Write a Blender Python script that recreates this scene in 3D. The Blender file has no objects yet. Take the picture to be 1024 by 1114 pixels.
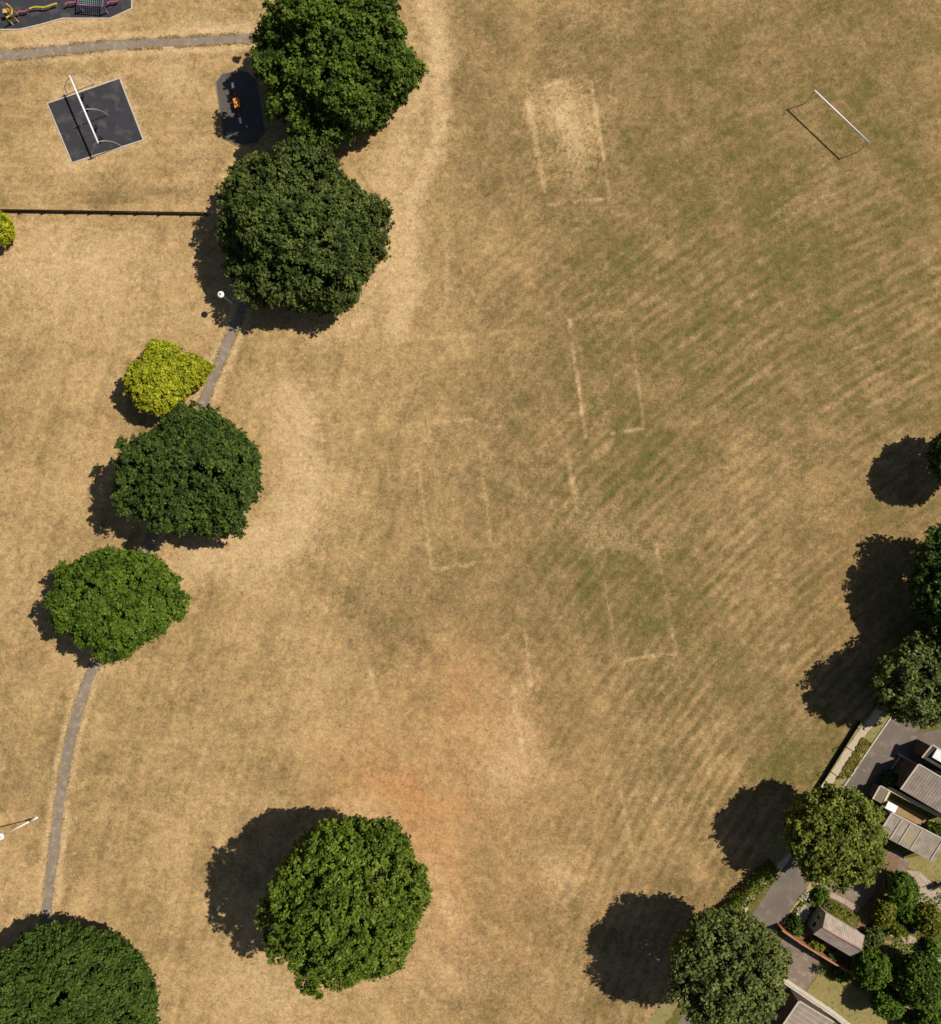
import bpy, math, random
import numpy as np
from mathutils import Vector

S = bpy.context.scene
COL = S.collection
# ------------------------------------------------------------------ camera, sky, sun, exposure
H = 90.0                     # drone height in metres
F = 945.0                    # focal length in photo pixels (photo 1024 x 1114)
cam = bpy.data.cameras.new("camera"); co = bpy.data.objects.new("camera", cam); COL.objects.link(co)
co.location = (0, 0, H); co.rotation_euler = (0, 0, 0)
cam.sensor_fit = 'VERTICAL'; cam.angle = 2 * math.atan(557 / F)
cam.clip_start = 1; cam.clip_end = 3000
S.camera = co
SUN_ELEV = math.radians(53.5)
sun_h = Vector((7.2, 2.6)).normalized()
SUN_AZ = math.atan2(sun_h.x, sun_h.y)            # clockwise from +Y
W = bpy.data.worlds.new("World"); S.world = W; W.use_nodes = True
wn = W.node_tree; bg = wn.nodes['Background']
sky = wn.nodes.new('ShaderNodeTexSky'); sky.sky_type = 'NISHITA'; sky.sun_disc = False
sky.sun_elevation = SUN_ELEV; sky.sun_rotation = SUN_AZ
wn.links.new(sky.outputs[0], bg.inputs[0]); bg.inputs[1].default_value = 0.05
sl = bpy.data.lights.new("sun", 'SUN'); sl.energy = 5.0; sl.angle = math.radians(0.5); sl.color = (1.0, 0.94, 0.83)
so = bpy.data.objects.new("sun", sl); COL.objects.link(so)
sd = Vector((sun_h.x * math.cos(SUN_ELEV), sun_h.y * math.cos(SUN_ELEV), math.sin(SUN_ELEV)))
so.rotation_euler = sd.to_track_quat('Z', 'Y').to_euler()
so.location = (60, 20, 80)
S.view_settings.view_transform = 'Standard'; S.view_settings.look = 'None'
S.view_settings.exposure = 0.0; S.view_settings.gamma = 1.0
S.cycles.max_bounces = 6; S.cycles.diffuse_bounces = 2; S.cycles.transmission_bounces = 4
S.cycles.caustics_reflective = False; S.cycles.caustics_refractive = False

# ------------------------------------------------------------------ helpers
def U(px, py, z=0.0):
    k = (H - z) / F
    return Vector(((px - 512) * k, -(py - 557) * k, z))
def m(px): return px * H / F

def tag(o, label=None, cat=None, group=None, kind=None):
    if label: o['label'] = label
    if cat: o['category'] = cat
    if group: o['group'] = group
    if kind: o['kind'] = kind
    return o
def empty(name, loc, label, cat, group=None, rz=0.0):
    o = bpy.data.objects.new(name, None); COL.objects.link(o); o.location = loc; o.rotation_euler[2] = rz
    o.empty_display_size = 0.3
    return tag(o, label, cat, group)

class MB:
    def __init__(s): s.v = []; s.f = []; s.smooth = []
    def add(s, vs, fs, sm=False):
        b = len(s.v); s.v += [tuple(p) for p in vs]; s.f += [tuple(b + i for i in f) for f in fs]; s.smooth += [sm] * len(fs); return s
    def box(s, c, size, ax=None, ay=None):
        c = Vector(c); ax = Vector(ax or (1, 0, 0)).normalized(); ay = Vector(ay or (0, 1, 0))
        az = ax.cross(ay).normalized(); ay = az.cross(ax).normalized()
        hx, hy, hz = [q / 2 for q in size]
        vs = [c + ax * i * hx + ay * j * hy + az * k * hz for k in (-1, 1) for j in (-1, 1) for i in (-1, 1)]
        return s.add(vs, [(0, 2, 3, 1), (4, 5, 7, 6), (0, 1, 5, 4), (2, 6, 7, 3), (0, 4, 6, 2), (1, 3, 7, 5)])
    def bar(s, a, b, w, h):
        a = Vector(a); b = Vector(b); d = b - a
        side = Vector((-d.y, d.x, 0))
        if side.length < 1e-6: side = Vector((0, 1, 0))
        return s.box((a + b) / 2, (d.length, w, h), d, side)
    def tube(s, pts, r, n=8, cap=True):
        pts = [Vector(p) for p in pts]; rs = r if isinstance(r, (list, tuple)) else [r] * len(pts)
        vs = []
        up = Vector((0.3, 0.2, 1)).normalized()
        for i, p in enumerate(pts):
            d = (pts[min(i + 1, len(pts) - 1)] - pts[max(i - 1, 0)]).normalized()
            if abs(d.dot(up)) > 0.95: u0 = Vector((1, 0, 0))
            else: u0 = up
            a = d.cross(u0).normalized(); b = d.cross(a).normalized()
            for k in range(n):
                t = 2 * math.pi * k / n
                vs.append(p + (a * math.cos(t) + b * math.sin(t)) * rs[i])
        fs = []
        for i in range(len(pts) - 1):
            for k in range(n):
                k2 = (k + 1) % n
                fs.append((i * n + k, i * n + k2, (i + 1) * n + k2, (i + 1) * n + k))
        if cap:
            fs.append(tuple(range(n))); fs.append(tuple((len(pts) - 1) * n + k for k in reversed(range(n))))
        return s.add(vs, fs, True)
    def lathe(s, c, prof, n=20):
        c = Vector(c); vs = []
        for (r, z) in prof:
            for k in range(n):
                t = 2 * math.pi * k / n; vs.append(c + Vector((r * math.cos(t), r * math.sin(t), z)))
        fs = []
        for i in range(len(prof) - 1):
            for k in range(n):
                k2 = (k + 1) % n; fs.append((i * n + k, i * n + k2, (i + 1) * n + k2, (i + 1) * n + k))
        fs.append(tuple(reversed(range(n)))); fs.append(tuple((len(prof) - 1) * n + k for k in range(n)))
        return s.add(vs, fs, True)
    def prism(s, poly, z0, z1):
        n = len(poly); vs = [(p[0], p[1], z0) for p in poly] + [(p[0], p[1], z1) for p in poly]
        fs = [tuple(range(n, 2 * n)), tuple(reversed(range(n)))]
        for i in range(n): j = (i + 1) % n; fs.append((i, j, n + j, n + i))
        return s.add(vs, fs)
    def build(s, name, mat, parent=None, bevel=0.0):
        me = bpy.data.meshes.new(name); me.from_pydata(s.v, [], s.f); me.validate()
        for p, sm in zip(me.polygons, s.smooth): p.use_smooth = sm
        me.materials.append(mat)
        o = bpy.data.objects.new(name, me); COL.objects.link(o)
        if parent is not None:
            o.parent = parent
            o.matrix_parent_inverse = parent.matrix_basis.inverted()
        if bevel:
            b = o.modifiers.new('bevel', 'BEVEL'); b.width = bevel; b.segments = 2; b.limit_method = 'ANGLE'
        return o

def ccw(poly):
    a = sum(poly[i][0] * poly[(i + 1) % len(poly)][1] - poly[(i + 1) % len(poly)][0] * poly[i][1] for i in range(len(poly)))
    return poly if a > 0 else list(reversed(poly))

# ------------------------------------------------------------------ materials
def nt(name):
    mt = bpy.data.materials.new(name); mt.use_nodes = True
    t = mt.node_tree; return mt, t, t.nodes['Principled BSDF']
def surf(name, c1, c2, rough=0.8, scale=3.0, bump=0.0, metallic=0.0, detail=6, c3=None, s2=20.0, spec=0.3):
    mt, t, b = nt(name); N = t.nodes; L = t.links
    tc = N.new('ShaderNodeTexCoord')
    n1 = N.new('ShaderNodeTexNoise'); n1.inputs['Scale'].default_value = scale; n1.inputs['Detail'].default_value = detail
    n1.inputs['Roughness'].default_value = 0.65
    L.new(tc.outputs['Object'], n1.inputs['Vector'])
    r = N.new('ShaderNodeValToRGB'); r.color_ramp.elements[0].position = 0.32; r.color_ramp.elements[1].position = 0.68
    r.color_ramp.elements[0].color = (*c1, 1); r.color_ramp.elements[1].color = (*c2, 1)
    L.new(n1.outputs[0], r.inputs[0]); out = r.outputs[0]
    n2 = N.new('ShaderNodeTexNoise'); n2.inputs['Scale'].default_value = s2; n2.inputs['Detail'].default_value = 4
    L.new(tc.outputs['Object'], n2.inputs['Vector'])
    if c3:
        mx = N.new('ShaderNodeMix'); mx.data_type = 'RGBA'
        mr = N.new('ShaderNodeMapRange'); mr.inputs[1].default_value = 0.52; mr.inputs[2].default_value = 0.66
        L.new(n2.outputs[0], mr.inputs[0]); L.new(mr.outputs[0], mx.inputs[0]); L.new(out, mx.inputs[6]); mx.inputs[7].default_value = (*c3, 1)
        out = mx.outputs[2]
    L.new(out, b.inputs['Base Color'])
    b.inputs['Roughness'].default_value = rough; b.inputs['Metallic'].default_value = metallic
    b.inputs['Specular IOR Level'].default_value = spec
    if bump:
        bp = N.new('ShaderNodeBump'); bp.inputs['Strength'].default_value = bump; bp.inputs['Distance'].default_value = 0.05
        L.new(n2.outputs[0], bp.inputs['Height']); L.new(bp.outputs[0], b.inputs['Normal'])
    return mt

def foliage(name, dark, light, trans=0.22, rough=0.55):
    mt, t, b = nt(name); N = t.nodes; L = t.links
    at = N.new('ShaderNodeAttribute'); at.attribute_name = 'tone'
    r = N.new('ShaderNodeValToRGB'); r.color_ramp.elements[0].color = (*dark, 1); r.color_ramp.elements[1].color = (*light, 1)
    L.new(at.outputs['Fac'], r.inputs[0]); L.new(r.outputs[0], b.inputs['Base Color'])
    b.inputs['Roughness'].default_value = rough; b.inputs['Specular IOR Level'].default_value = 0.12
    tr = N.new('ShaderNodeBsdfTranslucent'); 
    hs = N.new('ShaderNodeHueSaturation'); hs.inputs['Value'].default_value = 1.4; hs.inputs['Hue'].default_value = 0.49
    L.new(r.outputs[0], hs.inputs['Color']); L.new(hs.outputs[0], tr.inputs['Color'])
    mx = N.new('ShaderNodeMixShader'); mx.inputs[0].default_value = trans
    L.new(b.outputs[0], mx.inputs[1]); L.new(tr.outputs[0], mx.inputs[2])
    L.new(mx.outputs[0], N['Material Output'].inputs[0])
    return mt

M = {}
M['rubber'] = surf('rubber', (.030, .030, .036), (.044, .042, .050), .9, .6, .15, c3=(.075, .068, .066), s2=.8)
M['rubber_small'] = surf('rubber_small', (.085, .072, .06), (.115, .10, .082), .9, .8, .15, c3=(.06, .055, .05), s2=9)
M['kerb_dark'] = surf('kerb_dark', (.20, .16, .12), (.28, .23, .17), .9, 1.5, .3)
M['kerb'] = surf('kerb', (.42, .36, .29), (.56, .49, .40), .9, 1.5, .3)
M['path'] = surf('path', (.19, .150, .115), (.27, .212, .165), .92, .9, .2, c3=(.32, .25, .18), s2=1.7)
M['asphalt'] = surf('asphalt', (.125, .100, .080), (.175, .140, .112), .92, .35, .2, c3=(.20, .16, .125), s2=1.1)
M['drive'] = surf('drive', (.17, .122, .092), (.235, .175, .135), .92, .8, .2, c3=(.27, .205, .155), s2=1.6)
M['paving'] = surf('paving', (.34, .25, .19), (.45, .34, .26), .9, .9, .3, c3=(.24, .18, .13), s2=4)
M['soil'] = surf('soil', (.10, .07, .045), (.19, .14, .085), .95, 1.4, .6, c3=(.10, .12, .03), s2=3)
M['gravel'] = surf('gravel', (.40, .32, .22), (.52, .43, .31), .95, 4, .5)
M['white_metal'] = surf('white_metal', (.80, .80, .78), (.84, .84, .82), .35, 2, 0, spec=.5)
M['grey_metal'] = surf('grey_metal', (.42, .42, .41), (.52, .52, .50), .4, 2, 0, metallic=.5)
M['dark_metal'] = surf('dark_metal', (.010, .012, .010), (.02, .022, .018), .5, 3, 0)
M['dark_wood'] = surf('dark_wood', (.003, .0035, .002), (.008, .008, .005), .8, 3, .2)
M['wood'] = surf('wood', (.22, .15, .09), (.32, .23, .15), .85, 3, .3)
M['bark'] = surf('bark', (.10, .075, .05), (.17, .13, .09), .95, 4, .8)
M['black_plastic'] = surf('black_plastic', (.008, .008, .008), (.014, .014, .014), .6, 3, 0)
M['red_paint'] = surf('red_paint', (.42, .03, .04), (.50, .05, .05), .5, 2, 0)
M['pink_paint'] = surf('pink_paint', (.34, .09, .12), (.42, .14, .17), .5, 2, 0)
M['orange_paint'] = surf('orange_paint', (.75, .24, .04), (.82, .30, .06), .5, 2, 0)
M['yellow_paint'] = surf('yellow_paint', (.48, .34, .05), (.58, .43, .09), .5, 2, 0)
M['purple_paint'] = surf('purple_paint', (.21, .09, .22), (.28, .13, .29), .5, 2, 0)
M['teal_net'] = surf('teal_net', (.10, .19, .16), (.18, .28, .24), .7, 2, 0)
M['cream'] = surf('cream', (.62, .49, .27), (.70, .57, .34), .85, 1.5, .1)
M['cream_dull'] = surf('cream_dull', (.30, .26, .16), (.38, .33, .21), .85, 1.5, .1)
M['dark_wall'] = surf('dark_wall', (.07, .05, .04), (.11, .08, .06), .9, 1.5, .1)
M['felt'] = surf('felt', (.17, .14, .09), (.21, .175, .12), .95, 1.5, .3)
M['white_roof'] = surf('white_roof', (.62, .62, .62), (.74, .73, .72), .5, 1.2, 0)
M['glass'] = surf('glass', (.015, .018, .02), (.03, .03, .035), .1, 2, 0, spec=.6)
M['brick'] = surf('brick', (.36, .13, .06), (.50, .20, .09), .9, 5, .4)
M['ridge'] = surf('ridge', (.34, .19, .14), (.42, .25, .18), .9, 2, .3)
M['concrete'] = surf('concrete', (.42, .36, .29), (.52, .46, .38), .9, 2, .3)
M['flower_white'] = surf('flower_white', (.50, .47, .34), (.66, .63, .50), .8, 8, 0)
M['blue_plastic'] = surf('blue_plastic', (.05, .07, .16), (.07, .09, .2), .5, 2, 0)

def roofing(name, c1, c2, c3, period, ang, moss=None):
    """corrugated fibre-cement: ribs running along direction ang with weather stains"""
    mt, t, b = nt(name); N = t.nodes; L = t.links
    tc = N.new('ShaderNodeTexCoord'); mp = N.new('ShaderNodeMapping'); mp.inputs['Rotation'].default_value[2] = -ang
    L.new(tc.outputs['Object'], mp.inputs[0])
    wv = N.new('ShaderNodeTexWave'); wv.bands_direction = 'Y'; wv.inputs['Scale'].default_value = 2 * math.pi / period / 20
    wv.inputs['Distortion'].default_value = 0.3
    L.new(mp.outputs[0], wv.inputs[0])
    n1 = N.new('ShaderNodeTexNoise'); n1.inputs['Scale'].default_value = 1.3; n1.inputs['Detail'].default_value = 8; n1.inputs['Roughness'].default_value = .7
    L.new(mp.outputs[0], n1.inputs[0])
    r = N.new('ShaderNodeValToRGB'); e = r.color_ramp.elements; e[0].position = .36; e[1].position = .64
    e[0].color = (*c1, 1); e[1].color = (*c2, 1); L.new(n1.outputs[0], r.inputs[0])
    mx = N.new('ShaderNodeMix'); mx.data_type = 'RGBA'; mx.inputs[7].default_value = (*c3, 1)
    mr = N.new('ShaderNodeMapRange'); mr.inputs[3].default_value = 0; mr.inputs[4].default_value = .38
    L.new(wv.outputs['Fac'], mr.inputs[0]); L.new(mr.outputs[0], mx.inputs[0]); L.new(r.outputs[0], mx.inputs[6])
    n9 = N.new('ShaderNodeTexNoise'); n9.inputs['Scale'].default_value = .9; n9.inputs['Detail'].default_value = 9; n9.inputs['Roughness'].default_value = .75
    L.new(tc.outputs['Object'], n9.inputs[0]); mr9 = N.new('ShaderNodeMapRange'); mr9.inputs[1].default_value = .5; mr9.inputs[2].default_value = .68; mr9.inputs[4].default_value = .6
    L.new(n9.outputs[0], mr9.inputs[0]); m9 = N.new('ShaderNodeMix'); m9.data_type = 'RGBA'; m9.inputs[7].default_value = (.155, .135, .075, 1)
    L.new(mr9.outputs[0], m9.inputs[0]); L.new(mx.outputs[2], m9.inputs[6])
    L.new(m9.outputs[2], b.inputs['Base Color']); b.inputs['Roughness'].default_value = .9; b.inputs['Specular IOR Level'].default_value = .2
    bp = N.new('ShaderNodeBump'); bp.inputs['Strength'].default_value = .5; bp.inputs['Distance'].default_value = .06
    L.new(wv.outputs['Fac'], bp.inputs['Height']); L.new(bp.outputs[0], b.inputs['Normal'])
    return mt

# ------------------------------------------------------------------ numpy noise
def vnoise(x, y, scale, seed, octv=4, rough=.55):
    rng = np.random.RandomState(seed); out = np.zeros_like(x); amp = 1.0; tot = 0.0; s = scale
    for o in range(octv):
        T = rng.rand(256, 256); fx = x / s + 37.3 * o; fy = y / s + 11.7 * o
        ix = np.floor(fx).astype(int); iy = np.floor(fy).astype(int); u = fx - ix; v = fy - iy
        u = u * u * (3 - 2 * u); v = v * v * (3 - 2 * v)
        g = lambda a, b: T[a & 255, b & 255]
        out += amp * ((g(ix, iy) * (1 - u) + g(ix + 1, iy) * u) * (1 - v) + (g(ix, iy + 1) * (1 - u) + g(ix + 1, iy + 1) * u) * v)
        tot += amp; amp *= rough; s /= 2.03
    return out / tot
def dseg(X, Y, a, b):
    ax, ay = a; bx, by = b; dx, dy = bx - ax, by - ay; L2 = dx * dx + dy * dy + 1e-9
    t = np.clip(((X - ax) * dx + (Y - ay) * dy) / L2, 0, 1)
    return np.hypot(X - ax - t * dx, Y - ay - t * dy)
def blob(X, Y, cx, cy, rx, ry=None, rot=0.0):
    ry = ry or rx; c, s = math.cos(rot), math.sin(rot)
    u = ((X - cx) * c + (Y - cy) * s) / rx; v = (-(X - cx) * s + (Y - cy) * c) / ry
    return np.exp(-(u * u + v * v))

PATH_TOP = [(-60, 66), (0, 61), (60, 55), (110, 50), (180, 46), (240, 43), (285, 41)]
PATH_MID = [(285, 41), (320, 62), (335, 120), (320, 190), (290, 270), (272, 315), (262, 340), (243, 385), (222, 437), (195, 500), (168, 578),
            (150, 620), (125, 680), (103, 724), (88, 762), (76, 808), (67, 860), (58, 930), (50, 1000), (45, 1080), (44, 1160)]
ROAD = [(1120, 590), (1030, 718), (968, 811), (935, 855), (888, 922), (848, 980), (800, 1050), (740, 1138), (640, 1285)]

# ------------------------------------------------------------------ ground
def make_ground():
    def axis(lo, hi, st):
        mid = list(np.arange(lo, hi + 1e-6, st)); o = []; d = 1.0; p = hi
        while p < 700: p += d; o.append(p); d *= 1.35
        return np.array([lo - (q - hi) for q in reversed(o)] + mid + o)
    xs = axis(-51, 51, .2); ys = axis(-55, 55, .2)
    X, Y = np.meshgrid(xs, ys); nx, ny = len(xs), len(ys)
    PX = X * F / H + 512; PY = -Y * F / H + 557
    # warp so drawn shapes have natural outlines
    wx = (vnoise(PX, PY, 60, 1) - .5) * 40; wy = (vnoise(PX, PY, 60, 2) - .5) * 40
    AX, AY = PX + wx, PY + wy
    n_big = vnoise(PX, PY, 170, 3); n_mid = vnoise(PX, PY, 38, 4, 5, .62); n_fin = vnoise(PX, PY, 11, 5, 4, .65)
    # --- mowing stripes: arcs round a far centre on the right
    bx, by = PX + (AX - PX) * .18, PY + (AY - PY) * .18
    R = np.hypot(bx - 1500, by - 1330); th = np.arctan2(PY - 1330, PX - 1500)
    streak = vnoise(R, th * 230, 4.2, 6, 3, .6)      # noise stretched along the mowing arcs
    stripe = np.sin(R * 2 * math.pi / 12.2); stripe2 = np.sin(R * 2 * math.pi / 24.0 + 1)
    right = 1 / (1 + np.exp(-(AX - 560 - (AY - 500) * .12) / 60))
    south = .35 + .65 / (1 + np.exp(-(PY - 250) / 70))
    mow = right * south * np.clip((vnoise(PX, PY, 80, 8) - .15) * 2.2, .3, 1.1)
    # --- greenness
    g = .18 + .36 / (1 + np.exp(-(AX - 465) / 50))
    g += .10 * blob(AX, AY, 860, 220, 260, 260) + .08 * blob(AX, AY, 800, 520, 200, 230) - .14 * blob(AX, AY, 560, 900, 110, 210) - .12 * blob(AX, AY, 520, 780, 80, 90)
    g -= .10 * blob(AX, AY, 700, 1000, 150, 80)
    g += .38 * blob(AX, AY, 868, 828, 34, 36) + .15 * blob(AX, AY, 885, 745, 30, 60) + .22 * blob(AX, AY, 975, 570, 40, 20) + .28 * blob(AX, AY, 745, 965, 40, 12)
    g += .20 * blob(AX, AY, 428, 690, 46, 50) + .25 * blob(AX, AY, 650, 1095, 30, 30) + .10 * blob(AX, AY, 590, 640, 160, 40)
    g += .30 * blob(AX, AY, 120, 214, 120, 11) + .30 * blob(AX, AY, 45, 55, 60, 7) + .12 * blob(AX, AY, 20, 400, 30, 60) + .12 * blob(AX, AY, 260, 740, 90, 110)
    g += .10 * blob(AX, AY, 520, 30, 60, 30) + .12 * blob(AX, AY, 170, 480, 30, 60) + .10 * blob(AX, AY, 60, 900, 60, 60)
    g += (n_big - .5) * .34 + (n_mid - .5) * .66 + (n_fin - .5) * .45
    g += mow * (stripe * .12 + stripe2 * .03 + (streak - .5) * .60)
    # fine mowing streaks elsewhere: near vertical on the left, horizontal behind the playground fence
    st2 = vnoise(PX + .30 * PY, PY * .10, 6.5, 9, 3); st3 = vnoise(PX * .1, PY, 5, 10, 3); st4 = vnoise(PX * .75 - PY * .66, (PX * .66 + PY * .75) * .12, 6, 29, 3)
    left = 1 - 1 / (1 + np.exp(-(PX - 460) / 60))
    g += left * ((st2 - .5) * .40 * (PY > 250) + (st3 - .5) * .40 * (PY < 250)) + (1 - right) * (1 - left) * (st4 - .5) * .4
    # --- paleness (dry, trodden)
    p = .20 + .08 * left + (vnoise(PX, PY, 80, 11) - .5) * .45 + (vnoise(PX, PY, 16, 12) - .5) * .45
    for (cx, cy, rx, ry, a, rot) in [(622, 155, 32, 60, .45, -.12), (612, 130, 26, 34, .25, 0), (560, 770, 36, 60, .35, 0), (600, 950, 22, 50, .4, 0), (300, 1060, 60, 50, .35, 0), (470, 1060, 60, 60, .2, 0), (545, 840, 45, 40, .4, 0),
                                (110, 170, 60, 14, .35, -.2), (80, 95, 18, 8, .5, 0), (200, 80, 20, 30, .4, 0), (680, 590, 50, 16, .35, 0), (640, 440, 20, 30, .2, 0),
                                (60, 280, 120, 40, .35, 0), (250, 28, 40, 10, .45, 0), (60, 25, 60, 8, .35, -.2), (215, 170, 12, 60, .35, .1), (700, 1080, 60, 30, .15, 0), (90, 330, 80, 60, .2, 0), (520, 1060, 120, 50, .15, 0)]:
        p += a * blob(AX, AY, cx, cy, rx, ry, rot)
    sx_, sy_ = PX + (AX - PX) * .45, PY + (AY - PY) * .45
    halo = np.zeros_like(X)
    for pl, w, am in (([(462, -20), (478, 40), (482, 110), (470, 175), (440, 225), (446, 280), (436, 350)], 16, .62), ([(436, 60), (455, 130), (425, 200), (425, 300)], 32, .52), ([(425, 330), (395, 345), (345, 372)], 16, .35),
                      ([(312, 440), (330, 480), (333, 530), (318, 575), (275, 605), (215, 612)], 32, .58), ([(395, 880), (468, 940), (488, 1000)], 16, .35)):
        dd = np.min([dseg(sx_, sy_, pl[i], pl[i + 1]) for i in range(len(pl) - 1)], axis=0); halo = np.maximum(halo, am * np.exp(-(dd / w) ** 2))
    p += halo; g -= .25 * halo
    # worn white-line marks of old pitches
    lines = [((574, 99), (609, 89), 3, .5), ((609, 89), (643, 89), 2.2, .25), ((643, 89), (664, 215), 2.2, .55), ((597, 223), (664, 216), 2.4, .5), ((575, 99), (580, 140), 4.5, .7), ((580, 140), (593, 208), 3.0, .5),
             ((619, 347), (637, 474), 2.4, .62), ((619, 347), (682, 339), 2.2, .3), ((684, 339), (701, 466), 2.0, .5), ((701, 466), (667, 472), 2.6, .7), ((617, 489), (628, 556), 3.2, .5),
             ((655, 612), (672, 718), 2.0, .45), ((676, 718), (734, 711), 2.2, .6), ((714, 592), (736, 711), 2.0, .45), ((456, 507), (469, 616), 2.2, .38), ((469, 619), (537, 610), 2.2, .5),
             ((522, 480), (533, 586), 2.4, .42), ((439, 463), (514, 456), 2.0, .4), ((403, 729), (411, 763), 4, .55), ((571, 684), (577, 745), 2.4, .45), ((557, 740), (572, 840), 2.4, .4),
             ((675, 862), (691, 935), 2.6, .5), ((432, 372), (585, 357), 2, .22), ((480, 20), (488, 330), 3, .25), ((95, 60), (78, 100), 2, .3)]
    brk = np.clip((vnoise(PX, PY, 13, 13, 4, .7) - .20) * 2.6, .1, 1.2); wob = (vnoise(PX, PY, 22, 14) - .5) * 3
    ln = np.zeros_like(X)
    for a, b, w, s in lines:
        d = dseg(PX + wob, PY + wob, a, b); ln = np.maximum(ln, s * np.exp(-(d / w) ** 2) * brk)
    ln *= .68
    p += ln * 1.15; g -= ln * .75 + .38 * blob(AX, AY, 622, 155, 34, 62, -.12)
    g -= .5 * np.clip(p - .55, 0, 1)
    # trodden edge of the footpaths
    for pl, w in ((PATH_TOP, 8), (PATH_MID, 7)):
        d = np.min([dseg(PX + wob, PY + wob, pl[i], pl[i + 1]) for i in range(len(pl) - 1)], axis=0)
        e = np.exp(-((d - w - 2) / 4.5) ** 2) * (.35 + .65 * vnoise(PX, PY, 20, 15))
        p += .75 * e; g -= .12 * e
        e2 = np.exp(-((d - w - 9) / 6) ** 2); g += .12 * e2 * (vnoise(PX, PY, 14, 19) > .5)
    # rubber pad surrounds
    for pl in ([(52, 112), (130, 85), (156, 152), (79, 177), (52, 112)], [(0, 32), (22, 32), (68, 20), (120, 20), (143, 8)]):
        d = np.min([dseg(PX, PY, pl[i], pl[i + 1]) for i in range(len(pl) - 1)], axis=0)
        p += .35 * np.exp(-((d - 3) / 4) ** 2)
    # --- red, rust coloured patch
    r = .5 * blob(AX, AY, 422, 856, 62, 46, .5) + .55 * blob(AX, AY, 462, 915, 26, 64, -.3) + .4 * blob(AX, AY, 475, 870, 60, 18, .3) + .3 * blob(AX, AY, 500, 750, 30, 50)
    r += .28 * blob(AX, AY, 520, 800, 110, 110) + .22 * blob(AX, AY, 520, 1000, 120, 110) + .14 * blob(AX, AY, 950, 640, 60, 90)
    r *= .45 + 1.1 * vnoise(PX, PY, 10, 16, 4, .7)
    # --- lush garden / verge grass east of the boundary
    side = (PX - 929) * 54 + (PY - 796) * 38   # >0 : house side of the fence (line 929,796 -> 891,850)
    lush = np.clip(side / 300, 0, 1) * .55
    # dark freckles where weeds grow in the bare patch
    fr = vnoise(PX, PY, 2.4, 17, 2) ; frk = np.clip((fr - .66) * 9, 0, 1) * (blob(AX, AY, 622, 145, 32, 55, -.12) + .05)
    fr2 = np.clip((vnoise(PX, PY, 3.0, 18, 1) - .92) * 22, 0, 1) * .8
    g = g + lush + frk * 1.1
    Z = np.zeros_like(X)
    Z += (vnoise(X, Y, 3.0, 20, 4) - .5) * .0
    vs = np.stack([X, Y, Z], -1).reshape(-1, 3).astype(np.float32)
    I = np.arange(nx * ny).reshape(ny, nx)
    fs = np.stack([I[:-1, :-1], I[:-1, 1:], I[1:, 1:], I[1:, :-1]], -1).reshape(-1, 4)
    me = bpy.data.meshes.new('ground'); me.vertices.add(len(vs)); me.vertices.foreach_set('co', vs.ravel())
    me.loops.add(fs.size); me.loops.foreach_set('vertex_index', fs.ravel().astype(np.int32))
    me.polygons.add(len(fs)); me.polygons.foreach_set('loop_start', np.arange(0, fs.size, 4, dtype=np.int32))
    me.update(calc_edges=True)
    for nm, A in (('green', g), ('pale', p), ('rust', r), ('weed', fr2)):
        at = me.attributes.new(nm, 'FLOAT', 'POINT'); at.data.foreach_set('value', A.ravel().astype(np.float32))
    me.materials.append(ground_mat())
    o = bpy.data.objects.new('ground', me); COL.objects.link(o)
    tag(o, 'dry straw coloured park grass with mowing streaks and worn pitch lines', 'ground', kind='structure')

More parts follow.
